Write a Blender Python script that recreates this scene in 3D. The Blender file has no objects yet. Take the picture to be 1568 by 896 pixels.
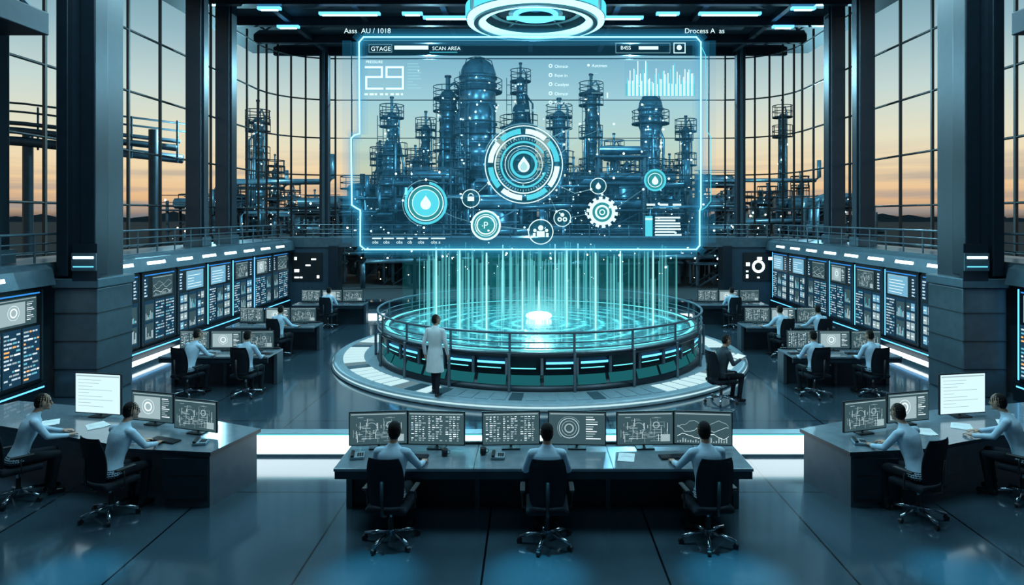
import bpy,bmesh,math,random
from mathutils import Vector,Matrix,kdtree
R=random.Random(7)
sc=bpy.context.scene
pi=math.pi
# ------------------------------------------------------------ materials
def pbr(name,col,rough=.5,metal=0.0,em=None,es=0.0,var=.12,nscale=6,bump=0.0,coat=0.0,spec=.5):
    m=bpy.data.materials.new(name);m.use_nodes=True
    nt=m.node_tree;N=nt.nodes;L=nt.links
    b=N['Principled BSDF']
    b.inputs['Roughness'].default_value=rough;b.inputs['Metallic'].default_value=metal;b.inputs['Specular IOR Level'].default_value=spec
    if coat: b.inputs['Coat Weight'].default_value=coat
    tc=N.new('ShaderNodeTexCoord');no=N.new('ShaderNodeTexNoise')
    no.inputs['Scale'].default_value=nscale;no.inputs['Detail'].default_value=4
    L.new(tc.outputs['Object'],no.inputs['Vector'])
    cr=N.new('ShaderNodeValToRGB')
    c0=[c*(1-var) for c in col];c1=[min(1,c*(1+var)) for c in col]
    cr.color_ramp.elements[0].position=.3;cr.color_ramp.elements[1].position=.7
    cr.color_ramp.elements[0].color=(*c0,1);cr.color_ramp.elements[1].color=(*c1,1)
    L.new(no.outputs['Fac'],cr.inputs['Fac']);L.new(cr.outputs['Color'],b.inputs['Base Color'])
    if bump:
        bp=N.new('ShaderNodeBump');bp.inputs['Strength'].default_value=bump;bp.inputs['Distance'].default_value=.02
        L.new(no.outputs['Fac'],bp.inputs['Height']);L.new(bp.outputs['Normal'],b.inputs['Normal'])
    if em:
        b.inputs['Emission Color'].default_value=(*em,1);b.inputs['Emission Strength'].default_value=es
    return m
def emi(name,col,s,alpha=1.0):
    m=bpy.data.materials.new(name);m.use_nodes=True
    nt=m.node_tree;N=nt.nodes;L=nt.links
    N.clear();o=N.new('ShaderNodeOutputMaterial');e=N.new('ShaderNodeEmission')
    e.inputs['Color'].default_value=(*col,1);e.inputs['Strength'].default_value=s
    if alpha>=1: L.new(e.outputs[0],o.inputs[0])
    else:
        t=N.new('ShaderNodeBsdfTransparent');mx=N.new('ShaderNodeMixShader');mx.inputs[0].default_value=alpha
        L.new(t.outputs[0],mx.inputs[1]);L.new(e.outputs[0],mx.inputs[2]);L.new(mx.outputs[0],o.inputs[0])
    return m
M_dark=pbr('dark_steel',(.012,.022,.034),.36,.4)
M_pillar=pbr('pillar_paint',(.013,.024,.038),.4,.2)
M_mid=pbr('mid_steel',(.075,.125,.16),.36,.4)
M_light=pbr('light_panel_grey',(.22,.31,.36),.4,.1)
M_black=pbr('black_plastic',(.006,.008,.011),.45)
M_fabric=pbr('chair_fabric',(.005,.009,.016),.9,bump=.3,nscale=60,spec=.25)
M_chrome=pbr('chrome',(.4,.46,.52),.2,1)
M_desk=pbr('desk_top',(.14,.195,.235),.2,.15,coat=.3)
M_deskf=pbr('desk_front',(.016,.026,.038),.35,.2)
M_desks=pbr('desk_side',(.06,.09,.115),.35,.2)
M_paper=pbr('paper',(.75,.8,.82),.8)
M_ceil=pbr('ceiling_dark',(.014,.023,.034),.6)
M_wall=pbr('wall_panel_blue_grey',(.03,.058,.086),.42,.2)
M_ref=pbr('refinery_steel',(.085,.16,.205),.3,.55,nscale=2,var=.4)
M_ref2=pbr('refinery_dark',(.02,.04,.056),.5,.3,nscale=2,var=.3)
M_ground=pbr('outside_ground',(.03,.04,.045),.9,nscale=.2,var=.4)
E_white=emi('led_white',(.72,.95,1),4.5)
E_soft=emi('light_soft_white',(.8,.96,1),2.8)
E_blue=emi('led_blue',(.10,.5,1),2.4)
E_cyan=emi('led_cyan',(.12,.75,.85),2)
E_ringw=emi('ring_lamp_cyan_white',(.35,.95,1),2.2)
E_ringc=emi('ring_lamp_cyan',(.08,.6,.75),1.5)
E_key=emi('ring_key_glow',(.62,.92,.97),.95)
E_key2=emi('ring_key_dim',(.4,.7,.8),.35)
E_band=emi('pool_band',(.04,.42,.48),.28)
E_warm=emi('lamp_warm',(1,.82,.55),6)
E_cool=emi('lamp_cool',(.7,.95,1),6)
S_bg=emi('screen_background',(.05,.105,.125),.9)
S_cab=emi('cabinet_screen_blue',(.02,.085,.16),.6)
S_bgw=emi('screen_background_white',(.66,.90,.97),1.1)
S_bgc=emi('screen_background_cyan',(.20,.50,.70),.95)
S_w=emi('screen_white',(.80,.96,1),1.25)
S_g=emi('screen_grey',(.48,.66,.70),.75)
S_c=emi('screen_cyan',(.16,.58,.74),.95)
S_b=emi('screen_blue',(.04,.30,.85),1.0)
S_o=emi('screen_orange',(1,.48,.16),1.15)
S_lg=emi('screen_light_grey',(.6,.8,.9),.95)
H_w=emi('holo_white',(.70,.97,1),1.35,.92)
H_c=emi('holo_cyan',(.10,.75,.9),1.1,.85)
H_b=emi('holo_frame_blue',(.35,.87,1),2.1,.95)
H_glow=emi('holo_glow',(.06,.55,.95),.85,.22)
H_glow2=emi('holo_glow_wide',(.05,.5,.9),.75,.11)
H_t=emi('holo_teal_fill',(.06,.6,.62),.8,.55)
H_dim=emi('holo_dim_line',(.4,.85,.95),.9,.55)
H_disc=emi('holo_disc',(.02,.2,.28),.6,.5)
def holo_sheet():
    m=bpy.data.materials.new('holo_sheet');m.use_nodes=True;nt=m.node_tree;N=nt.nodes;L=nt.links;N.clear()
    o=N.new('ShaderNodeOutputMaterial');a=N.new('ShaderNodeAddShader');t=N.new('ShaderNodeBsdfTransparent')
    t.inputs[0].default_value=(.62,.87,1,1);e=N.new('ShaderNodeEmission');e.inputs[0].default_value=(.06,.40,.68,1)
    tc=N.new('ShaderNodeTexCoord');wv=N.new('ShaderNodeTexWave');wv.bands_direction='Z';wv.inputs['Scale'].default_value=6
    L.new(tc.outputs['Object'],wv.inputs['Vector'])
    mr=N.new('ShaderNodeMapRange');mr.inputs[3].default_value=.06;mr.inputs[4].default_value=.085
    L.new(wv.outputs['Fac'],mr.inputs[0]);L.new(mr.outputs[0],e.inputs[1])
    L.new(t.outputs[0],a.inputs[0]);L.new(e.outputs[0],a.inputs[1]);L.new(a.outputs[0],o.inputs[0]);return m
H_sheet=holo_sheet()
def glassm():
    m=bpy.data.materials.new('window_glass');m.use_nodes=True;nt=m.node_tree;N=nt.nodes;L=nt.links;N.clear()
    o=N.new('ShaderNodeOutputMaterial')
    t=N.new('ShaderNodeBsdfTransparent');t.inputs[0].default_value=(.94,.99,1,1)
    L.new(t.outputs[0],o.inputs[0]);return m
M_glass=glassm()
def beamm(name,s,al,top=.3,col=(.2,.85,.9)):
    m=bpy.data.materials.new(name);m.use_nodes=True;nt=m.node_tree;N=nt.nodes;L=nt.links;N.clear()
    o=N.new('ShaderNodeOutputMaterial');x=N.new('ShaderNodeMixShader')
    t=N.new('ShaderNodeBsdfTransparent');e=N.new('ShaderNodeEmission');e.inputs[0].default_value=(*col,1);e.inputs[1].default_value=s
    tc=N.new('ShaderNodeTexCoord');sp=N.new('ShaderNodeSeparateXYZ');mr=N.new('ShaderNodeMapRange')
    L.new(tc.outputs['Object'],sp.inputs[0]);L.new(sp.outputs[2],mr.inputs[0])
    mr.inputs[1].default_value=.9;mr.inputs[2].default_value=3.1;mr.inputs[3].default_value=al;mr.inputs[4].default_value=al*top
    L.new(mr.outputs[0],x.inputs[0]);L.new(t.outputs[0],x.inputs[1]);L.new(e.outputs[0],x.inputs[2]);L.new(x.outputs[0],o.inputs[0]);return m
B1=beamm('beam_soft',1.0,.15,.4);B2=beamm('beam_core',1.8,.8,.5,(.5,.97,1));B3=beamm('beam_fine',1.1,.36,.6,(.2,.88,.95));B4=beamm('beam_haze',.5,.06,.6,(.03,.6,.7))
def waterm():
    m=bpy.data.materials.new('glowing_water');m.use_nodes=True;nt=m.node_tree;N=nt.nodes;L=nt.links
    b=N['Principled BSDF'];b.inputs['Base Color'].default_value=(.006,.06,.085,1);b.inputs['Roughness'].default_value=.2
    tc=N.new('ShaderNodeTexCoord')
    wv=N.new('ShaderNodeTexWave');wv.wave_type='RINGS';wv.rings_direction='Z';wv.inputs['Scale'].default_value=.62;wv.inputs['Distortion'].default_value=1.4
    wv.inputs['Detail'].default_value=2.5;wv.inputs['Detail Scale'].default_value=1.0
    L.new(tc.outputs['Object'],wv.inputs['Vector'])
    n2=N.new('ShaderNodeTexNoise');n2.inputs['Scale'].default_value=2.6;n2.inputs['Detail'].default_value=8;n2.inputs['Distortion'].default_value=1.6;L.new(tc.outputs['Object'],n2.inputs['Vector'])
    ln=N.new('ShaderNodeVectorMath');ln.operation='LENGTH';L.new(tc.outputs['Object'],ln.inputs[0])
    mr=N.new('ShaderNodeMapRange');mr.inputs[1].default_value=0;mr.inputs[2].default_value=3.6;mr.inputs[3].default_value=1.5;mr.inputs[4].default_value=.7
    L.new(ln.outputs['Value'],mr.inputs[0])
    p=N.new('ShaderNodeMath');p.operation='POWER';p.inputs[1].default_value=4.5;L.new(wv.outputs['Fac'],p.inputs[0])
    r2=N.new('ShaderNodeMapRange');r2.inputs[1].default_value=.36;r2.inputs[2].default_value=.64;r2.inputs[3].default_value=.05;r2.inputs[4].default_value=1.1;L.new(n2.outputs['Fac'],r2.inputs[0])
    p2=N.new('ShaderNodeMath');p2.operation='MULTIPLY';L.new(p.outputs[0],p2.inputs[0]);L.new(r2.outputs[0],p2.inputs[1])
    p3=N.new('ShaderNodeMath');p3.operation='POWER';p3.inputs[1].default_value=3;L.new(r2.outputs[0],p3.inputs[0])
    p4=N.new('ShaderNodeMath');p4.operation='MULTIPLY_ADD';p4.inputs[1].default_value=.22;L.new(p3.outputs[0],p4.inputs[0]);L.new(p2.outputs[0],p4.inputs[2])
    a=N.new('ShaderNodeMath');a.operation='MULTIPLY_ADD';a.inputs[1].default_value=1.5;a.inputs[2].default_value=.08;L.new(p4.outputs[0],a.inputs[0])
    q=N.new('ShaderNodeMath');q.operation='MULTIPLY';L.new(a.outputs[0],q.inputs[0]);L.new(mr.outputs[0],q.inputs[1])
    b.inputs['Emission Color'].default_value=(.12,.8,.9,1);L.new(q.outputs[0],b.inputs['Emission Strength'])
    bp=N.new('ShaderNodeBump');bp.inputs['Strength'].default_value=.4;L.new(wv.outputs['Fac'],bp.inputs['Height']);L.new(bp.outputs[0],b.inputs['Normal'])
    return m
M_water=waterm()
def floorm():
    m=bpy.data.materials.new('glossy_floor_tiles');m.use_nodes=True;nt=m.node_tree;N=nt.nodes;L=nt.links
    b=N['Principled BSDF'];tc=N.new('ShaderNodeTexCoord');mp=N.new('ShaderNodeMapping');mp.inputs['Location'].default_value=(.52,.4,0)
    L.new(tc.outputs['Object'],mp.inputs[0])
    br=N.new('ShaderNodeTexBrick');br.offset=0;br.inputs['Scale'].default_value=1;br.inputs['Brick Width'].default_value=2.0
    br.inputs['Row Height'].default_value=3.2;br.inputs['Mortar Size'].default_value=.012;br.inputs['Mortar Smooth'].default_value=0
    br.inputs['Color1'].default_value=(.038,.072,.10,1);br.inputs['Color2'].default_value=(.042,.078,.108,1);br.inputs['Mortar'].default_value=(.002,.003,.005,1)
    L.new(mp.outputs[0],br.inputs['Vector']);L.new(br.outputs['Color'],b.inputs['Base Color'])
    no=N.new('ShaderNodeTexNoise');no.inputs['Scale'].default_value=1.5;no.inputs['Detail'].default_value=5;L.new(tc.outputs['Object'],no.inputs['Vector'])
    mr=N.new('ShaderNodeMapRange');mr.inputs[3].default_value=.10;mr.inputs[4].default_value=.19;L.new(no.outputs['Fac'],mr.inputs[0]);L.new(mr.outputs[0],b.inputs['Roughness'])
    b.inputs['Specular IOR Level'].default_value=1.0;b.inputs['Metallic'].default_value=.2;b.inputs['Coat Weight'].default_value=.6;b.inputs['Coat Roughness'].default_value=.08
    return m
M_floor=floorm()
# ------------------------------------------------------------ mesh builder
class MB:
    def __init__(s,name): s.name=name;s.v=[];s.f=[];s.m=[];s.sm=[];s.mats=[];s.T=Matrix.Identity(4)
    def mi(s,mat):
        if mat not in s.mats: s.mats.append(mat)
        return s.mats.index(mat)
    def add(s,vs,fs,mat,smooth=False):
        o=len(s.v);T=s.T
        s.v.extend([tuple(T@Vector(p)) for p in vs]);k=s.mi(mat)
        for f in fs: s.f.append([o+i for i in f]);s.m.append(k);s.sm.append(smooth)
    def box(s,c,size,mat,rz=0,bev=0,M=None):
        if bev:
            bm=bmesh.new();bmesh.ops.create_cube(bm,size=1)
            for v in bm.verts: v.co=Vector((v.co.x*size[0],v.co.y*size[1],v.co.z*size[2]))
            bmesh.ops.bevel(bm,geom=bm.edges[:],offset=bev,segments=3,profile=.5,affect='EDGES')
            vs=[v.co.copy() for v in bm.verts];fs=[[v.index for v in f.verts] for f in bm.faces];bm.free()
        else:
            x,y,z=[a/2 for a in size]
            vs=[Vector(p) for p in [(-x,-y,-z),(x,-y,-z),(x,y,-z),(-x,y,-z),(-x,-y,z),(x,-y,z),(x,y,z),(-x,y,z)]]
            fs=[(0,3,2,1),(4,5,6,7),(0,1,5,4),(1,2,6,5),(2,3,7,6),(3,0,4,7)]
        X=Matrix.Translation(c)@Matrix.Rotation(rz,4,'Z')
        if M: X=X@M
        s.add([X@v for v in vs],fs,mat,False)
    def b2(s,x0,x1,y0,y1,z0,z1,mat,bev=0):
        s.box(((x0+x1)/2,(y0+y1)/2,(z0+z1)/2),(abs(x1-x0),abs(y1-y0),abs(z1-z0)),mat,bev=bev)
    def quad(s,pts,mat): s.add(pts,[tuple(range(len(pts)))],mat)
    def cyl(s,p0,p1,r,mat,n=10,r1=None,cap=True):
        p0=Vector(p0);p1=Vector(p1);d=(p1-p0).normalized();r1=r if r1 is None else r1
        u=d.orthogonal().normalized();w=d.cross(u)
        vs=[];
        for p,rr in((p0,r),(p1,r1)):
            for i in range(n):
                a=2*pi*i/n;vs.append(p+u*rr*math.cos(a)+w*rr*math.sin(a))
        fs=[(i,(i+1)%n,n+(i+1)%n,n+i) for i in range(n)]
        s.add(vs,fs,mat,n>6)
        if cap: s.add(vs,[tuple(range(n))[::-1],tuple(range(n,2*n))],mat)
    def tube(s,path,r,mat,n=8,closed=False):
        P=[Vector(p) for p in path];k=len(P);vs=[]
        for i,p in enumerate(P):
            if closed: d=P[(i+1)%k]-P[i-1]
            else: d=P[min(i+1,k-1)]-P[max(i-1,0)]
            d.normalize();ref=Vector((0,0,1)) if abs(d.z)<.95 else Vector((1,0,0))
            u=d.cross(ref).normalized();w=u.cross(d)
            for j in range(n):
                a=2*pi*j/n;vs.append(p+u*r*math.cos(a)+w*r*math.sin(a))
        fs=[]
        for i in range(k if closed else k-1):
            for j in range(n):
                a=i*n+j;b=i*n+(j+1)%n;c=((i+1)%k)*n+(j+1)%n;d2=((i+1)%k)*n+j
                fs.append((a,b,c,d2))
        if not closed: fs.append(tuple(range(n))[::-1]);fs.append(tuple(range((k-1)*n,k*n)))
        s.add(vs,fs,mat,True)
    def lathe(s,prof,mat,n=32,c=(0,0,0),a0=0,a1=2*pi,smooth=True):
        full=abs(a1-a0-2*pi)<1e-6;cols=n if full else n+1;vs=[]
        for i in range(cols):
            a=a0+(a1-a0)*i/n
            for r,z in prof: vs.append((c[0]+r*math.cos(a),c[1]+r*math.sin(a),c[2]+z))
        k=len(prof);fs=[]
        for i in range(n):
            j=(i+1)%cols
            for q in range(k-1): fs.append((i*k+q,j*k+q,j*k+q+1,i*k+q+1))
        s.add(vs,fs,mat,smooth)
    def sph(s,c,r,mat,n=10,m=6,sc=(1,1,1)):
        vs=[];fs=[]
        for i in range(m+1):
            t=pi*i/m
            for j in range(n):
                a=2*pi*j/n;vs.append((c[0]+r*sc[0]*math.sin(t)*math.cos(a),c[1]+r*sc[1]*math.sin(t)*math.sin(a),c[2]+r*sc[2]*math.cos(t)))
        for i in range(m):
            for j in range(n): fs.append((i*n+j,(i+1)*n+j,(i+1)*n+(j+1)%n,i*n+(j+1)%n))
        s.add(vs,fs,mat,True)
    def mesh(s):
        me=bpy.data.meshes.new(s.name);me.from_pydata(s.v,[],s.f)
        for m in s.mats: me.materials.append(m)
        me.polygons.foreach_set('material_index',s.m);me.polygons.foreach_set('use_smooth',s.sm);me.update();return me
    def obj(s,loc=(0,0,0),rz=0): return link(s.mesh(),s.name,loc,rz)
def link(me,name,loc=(0,0,0),rz=0,sca=(1,1,1)):
    o=bpy.data.objects.new(name,me);sc.collection.objects.link(o);o.location=loc;o.rotation_euler=(0,0,rz);o.scale=sca;return o
# ------------------------------------------------------------ shell
b=MB('floor');b.b2(-13,13,-4,30.4,-.2,0,M_floor);b.obj()
b=MB('ceiling');b.b2(-13,13,-4,30.6,11.5,11.8,M_ceil);b.obj()
b=MB('ceiling_beams')
for y in (8,12,16,20,22.5,25,27.5,29.6): b.b2(-11.6,11.6,y-.12,y+.12,11.15,11.5,M_dark)
for x in (-9.2,-6.2,-3.1,0,3.1,6.2,9.2): b.b2(x-.1,x+.1,4,30,11.25,11.5,M_dark)
b.obj()
b=MB('ceiling_led_strips')
def led(px0,px1,py):
    z=7.15/((330-py)/1000);b.b2((px0-812)*z/1000,(px1-812)*z/1000,z-.09,z+.09,11.03,11.12,E_blue)
    b.b2((px0-812)*z/1000+.1,(px1-812)*z/1000-.1,z-.04,z+.04,11.0,11.03,E_white)
for s in ((395,430,14),(425,458,42),(489,582,22),(616,647,22),(648,732,28),(895,985,28),(1005,1040,22),(1070,1165,22),(1212,1248,14),(1183,1215,42)): led(*s)
b.obj()
b=MB('wall_rear');b.b2(-13,13,-4.3,-4,0,11.5,M_wall);b.obj()
for sgn,nm in((-1,'left'),(1,'right')):
    b=MB('wall_'+nm)
    b.b2(sgn*10.57,sgn*11.6,-4,27.9,0,2.6,M_wall);b.obj()
    b=MB('wall_upper_'+nm);b.b2(sgn*11.5,sgn*11.9,-4,12.1,2.91,11.5,M_wall)
    b.obj()
    b=MB('mezzanine_walkway')
    b.b2(sgn*10.25,sgn*11.9,-4,27.88,2.61,2.9,M_mid);b.obj()
    b=MB('console_cornice')
    for y0,y1 in((4,13.8),(15.3,27.85)):
        vs=[(sgn*10.55,y0,2.42),(sgn*10.02,y0,2.44),(sgn*10.1,y0,2.78),(sgn*10.24,y0,2.86),(sgn*10.24,y0,2.59),(sgn*10.55,y0,2.59)]
        n=len(vs);vs+= [(v[0],y1,v[2]) for v in vs]
        b.add(vs,[(i,(i+1)%n,n+(i+1)%n,n+i) for i in range(n)]+[tuple(range(n))[::-1],tuple(range(n,2*n))],M_mid)
        y=y0+.4
        while y<y1-.9:
            b.quad([(sgn*10.045,y,2.60),(sgn*10.045,y+.85,2.60),(sgn*10.065,y+.85,2.68),(sgn*10.065,y,2.68)],E_white)
            y+=1.45
    b.obj()
    b=MB('console_plinth')
    for y0,y1 in((4,13.8),(15.3,27.8)): b.b2(sgn*10.2,sgn*10.55,y0,y1,0,.39,M_dark);b.b2(sgn*10.19,sgn*10.2,y0+.1,y1-.1,.3,.33,E_blue)
    b.obj()
    b=MB('mezzanine_railing')
    x=sgn*10.4
    for z in(3.12,3.3,3.5): b.tube([(x,2,z),(x,27.8,z)],.018 if z<3.45 else .03,M_mid,6)
    y=2
    while y<27.9: b.cyl((x,y,2.9),(x,y,3.5),.022,M_mid,6);y+=.9
    b.obj()
    b=MB('support_pillar')
    xa,xb=sgn*9.4,sgn*10.19
    b.b2(xa,xb,14.05,15.1,2.4,11.5,M_pillar,.03)
    b.b2(sgn*9.3,sgn*9.62,13.95,14.4,2.6,11.5,M_dark,.03)
    b.b2(sgn*9.85,sgn*10.1,13.9,14.1,2.6,11.5,M_dark,.02)
    b.b2(sgn*9.25,sgn*10.19,13.95,15.2,0,2.35,M_desks,.04)
    for z in(.6,1.2,1.8): b.b2(sgn*9.24,sgn*10.2,13.94,15.21,z,z+.02,M_black)
    b.b2(sgn*9.2,sgn*10.2,13.9,15.2,2.35,2.55,M_mid,.02)
    b.b2(sgn*9.22,sgn*9.75,13.86,13.9,2.72,3.1,M_mid,.01)
    b.b2(sgn*9.27,sgn*9.7,13.845,13.862,2.98,3.03,E_white);b.b2(sgn*9.27,sgn*9.7,13.845,13.862,2.80,2.82,E_blue)
    b.b2(sgn*9.22,sgn*9.75,13.9,14.0,2.5,3.3,M_dark)
    b.obj()
    for xx0,xx1,y0,y1 in((11.3,10.75,13.0,13.5),(11.1,10.6,21.0,21.5),(11.3,10.8,23.4,24.0)):
        b=MB('mezzanine_column');b.b2(sgn*xx0,sgn*xx1,y0,y1,2.91,11.5,M_pillar,.03)
        b.b2(sgn*(xx1-.06),sgn*(xx1+.1),y0+.1,y1-.1,2.91,11.5,M_dark);b.b2(sgn*(xx0+.03),sgn*(xx1-.08),y0-.05,y1+.05,2.91,3.2,M_mid);b.obj()
    b=MB('gallery_beam');b.b2(sgn*9.5,sgn*11.45,6,12.9,7.45,7.9,M_dark,.02);b.b2(sgn*9.4,sgn*11.45,6,12.9,8.3,8.6,M_dark,.02)
    for y in(7,8.5,10,11.2): b.cyl((sgn*9.7,y,7.9),(sgn*9.7,y+.75,8.3),.05,M_mid,6);b.cyl((sgn*9.7,y+.75,8.3),(sgn*9.7,y+1.5,7.9),.05,M_mid,6)
    b.b2(sgn*9.5,sgn*11.45,6,12.9,8.6,11.5,M_ceil);b.obj()
b=MB('wall_back')
b.b2(-10.6,-8.35,28,28.5,0,2.6,M_wall);b.b2(8.35,10.6,28,28.5,0,2.6,M_wall)
b.b2(-11.9,11.9,27.9,30.4,2.55,2.95,M_mid)
b.b2(-8.6,-8.2,27.8,28.55,0,2.6,M_dark,.03);b.b2(8.2,8.6,27.8,28.55,0,2.6,M_dark,.03)
for x in(-5,-1.7,1.7,5): b.b2(x-.06,x+.06,28.2,28.3,0,2.55,M_dark)
b.b2(-8.3,8.3,28.2,28.3,0,.15,M_dark)
b.obj()
b=MB('back_railing')
for z in(3.12,3.3,3.5): b.tube([(-10.3,28.1,z),(10.3,28.1,z)],.018 if z<3.45 else .03,M_mid,6)
x=-10.2
while x<10.3: b.cyl((x,28.1,2.95),(x,28.1,3.5),.022,M_mid,6);x+=.85
b.obj()
def icon_panel(x0,ring):
    b=MB('wall_icon_display');b.b2(x0,x0+1.3,27.92,27.99,1.1,2.3,M_black,.015)
    rr=random.Random(3+ring)
    if ring:
        b.T=Matrix.Translation((x0+.65,27.9,1.72))@Matrix.Rotation(pi/2,4,'X');b.lathe([(.17,0),(.27,0)],E_white,24,smooth=False);b.T=Matrix.Identity(4)
    for i in range(5):
        for j in range(4):
            if rr.random()<.45 and not(ring and 1<=i<=3 and 1<=j<=2): 
                w=rr.choice((.1,.16,.2));b.b2(x0+.12+i*.24,x0+.12+i*.24+w,27.9,27.915,1.22+j*.26,1.22+j*.26+rr.choice((.06,.12,.15)),E_soft)
    b.obj()
icon_panel(-10.2,0);icon_panel(9.1,1)
# ------------------------------------------------------------ glazing
def path_side(s):
    P=[(s*11.45,y) for y in (12.2,13.7,15.4,17.0,18.6,20.2,21.8,23.4,25.0,26.4,27.5)]
    for i in range(1,7):
        a=pi/2*i/6;P.append((s*(8.95+2.5*math.cos(a)),27.5+2.5*math.sin(a)))
    return P
wn=1
for s in(-1,1):
    P=path_side(s)
    b=MB('window_%d'%wn);wn+=1
    for (x,y) in P:
        b.box((x,y,7.2),(.07,.07,8.5),M_black)
    for z in(3.0,4.2,5.75,7.45,9.2,11.1):
        b.tube([(x,y,z) for x,y in P],.035,M_black,6)
    for i in range(len(P)-1):
        (x0,y0),(x1,y1)=P[i],P[i+1];b.quad([(x0,y0,2.96),(x1,y1,2.96),(x1,y1,11.5),(x0,y0,11.5)],M_glass)
    b.obj()
b=MB('window_3')
xs=[-8.95,-8.2,8.2,8.95]
for x in xs: b.box((x,30,7.2),(.05,.06,8.5),M_black)
for z in(3.0,5.75,7.45,9.2,11.1): b.box((0,30,z),(17.9,.05,.035),M_black)
b.quad([(-8.95,30,2.96),(8.95,30,2.96),(8.95,30,11.5),(-8.95,30,11.5)],M_glass);b.obj()
b=MB('window_4')
b.quad([(-8.3,28.25,.1),(8.3,28.25,.1),(8.3,28.25,2.55),(-8.3,28.25,2.55)],M_glass);b.obj()
for x in(-9.3,9.5):
    b=MB('window_pillar');b.b2(x-.2,x+.2,29.4,29.75,2.95,11.5,M_pillar,.02);b.b2(x-.05,x+.05,29.3,29.42,2.95,11.5,M_mid);b.obj()
# ------------------------------------------------------------ ceiling ring lamp
b=MB('ring_chandelier')
cx,cy,cz=.15,18,9.2
def arc_ring(r0,r1,z0,z1,mat,n=72,a0=0,a1=2*pi): b.lathe([(r0,z0),(r1,z0),(r1,z1),(r0,z1),(r0,z0)],mat,n,(cx,cy,cz),a0,a1,False)
arc_ring(1.55,1.9,.1,.45,M_mid);arc_ring(1.40,1.56,-.02,.12,E_ringw);arc_ring(1.72,1.88,.0,.1,E_ringw)
arc_ring(1.58,1.70,-.05,.1,M_mid)
for k in range(12): arc_ring(1.9,1.93,.12,.40,E_ringc,6,k*pi/6+.06,(k+1)*pi/6-.06)
arc_ring(1.15,1.3,.3,.55,M_mid);arc_ring(.45,.75,.25,.6,M_mid);arc_ring(.5,.62,.18,.25,E_blue)
for k in range(6):
    a=k*pi/3;b.cyl((cx+.7*math.cos(a),cy+.7*math.sin(a),cz+.42),(cx+1.6*math.cos(a),cy+1.6*math.sin(a),cz+.3),.05,M_mid,8)
    b.cyl((cx+1.2*math.cos(a),cy+1.2*math.sin(a),cz+.5),(cx+.6*math.cos(a),cy+.6*math.sin(a),11.2),.02,M_dark,6)
b.cyl((cx,cy,cz+.35),(cx,cy,11.5),.18,M_mid,16);b.b2(cx-.8,cx+.8,cy-.05,cy+.05,cz+.1,cz+.18,E_cyan)
b.obj()
# ------------------------------------------------------------ pool
RX,RY=.25,18.55
PX,PY=.25,18.25
b=MB('ring_platform')
b.lathe([(5.6,0),(5.65,.03),(5.6,.05),(5.6,.13),(5.52,.15),(3.6,.15)],M_light,160)
b.lathe([(5.615,.07),(5.615,.105)],E_key,160)
for i in range(96):
    a=2*pi*i/96;w=2*pi/96*.78
    r0,r1=4.82,5.35
    mat=E_key if (i%8) not in(6,7) else (E_key2 if i%8==6 else M_mid)
    ad=math.degrees(a)
    if 240<ad<300: mat=M_light if i%5 else M_mid
    vs=[(r*math.cos(t),r*math.sin(t),z) for z in(.15,.162) for (r,t) in((r0,a),(r1,a),(r1,a+w),(r0,a+w))]
    b.add(vs,[(4,5,6,7),(0,1,5,4),(1,2,6,5),(2,3,7,6),(3,0,4,7)],mat)
b.obj((RX,RY,0))
b=MB('hologram_pool')
b.lathe([(4.4,.152),(4.42,.2),(4.25,.24),(4.15,.46),(4.2,.51),(4.3,.54),(4.32,.84),(4.4,.88),(4.42,.96),(4.35,.98),(4.12,.98),(4.1,.86)],M_dark,144)
for i in range(36):
    a=2*pi*i/36
    b.lathe([(4.255,.25),(4.17,.45)],E_band,4,a0=a+.01,a1=a+2*pi/36-.01)
    if i%3!=2:
        b.lathe([(4.325,.72),(4.33,.77)],E_blue,4,a0=a+.02,a1=a+2*pi/36-.01);
    b.lathe([(4.325,.62),(4.327,.64)],E_cyan,4,a0=a+.02,a1=a+2*pi/36-.03)
    b.box((4.34*math.cos(a),4.34*math.sin(a),.68),(.05,.06,.36),M_mid,rz=a)
b.lathe([(4.11,.985),(4.2,.99)],E_cyan,144)
b.obj((PX,PY,0))
b=MB('pool_water');b.lathe([(0.001,.0),(1,.0),(2,.0),(3,0),(4.12,.0)],M_water,96);b.obj((PX,PY,.89))
b=MB('pool_railing')
for z,r in((1.4,.028),(1.2,.014),(1.08,.014)):
    b.tube([(4.4*math.cos(2*pi*i/120),4.4*math.sin(2*pi*i/120),z) for i in range(120)],r,M_mid,8,True)
for i in range(20):
    a=2*pi*i/20+.157;b.cyl((4.4*math.cos(a),4.4*math.sin(a),.97),(4.4*math.cos(a),4.4*math.sin(a),1.4),.028,M_mid,8)
    b.cyl((4.46*math.cos(a),4.46*math.sin(a),.16),(4.46*math.cos(a),4.46*math.sin(a),.97),.035,M_mid,8)
b.obj((PX,PY,0))
b=MB('hologram_light_beams')
rr=random.Random(11)
for i in range(140):
    a=rr.random()*2*pi;r=3.8*math.sqrt(rr.random());x,y=PX+r*math.cos(a),PY+r*math.sin(a)
    h=rr.uniform(2.6,3.05)
    if i%2==0: b.cyl((x,y,.9),(x,y,h),rr.choice((.02,.03,.04)),B1,8,cap=False)
    b.cyl((x,y,.9),(x,y,h),rr.choice((.006,.009,.012)),B3,5,cap=False)
for px,pz in((745,15.8),(912,15.8),(950,16.6),(704,17),(868,17.5),(1000,17.5),(770,20),(850,20.5),(885,21),(800,17.0),(668,18.5)):
    x=(px-812)*pz/1000;b.cyl((x,pz,.9),(x,pz,3.0),.018,B2,8,cap=False);b.cyl((x,pz,.9),(x,pz,2.9),.042,B1,8,cap=False);b.cyl((x,pz,.9),(x,pz,2.2),.075,B1,8,cap=False)
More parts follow.
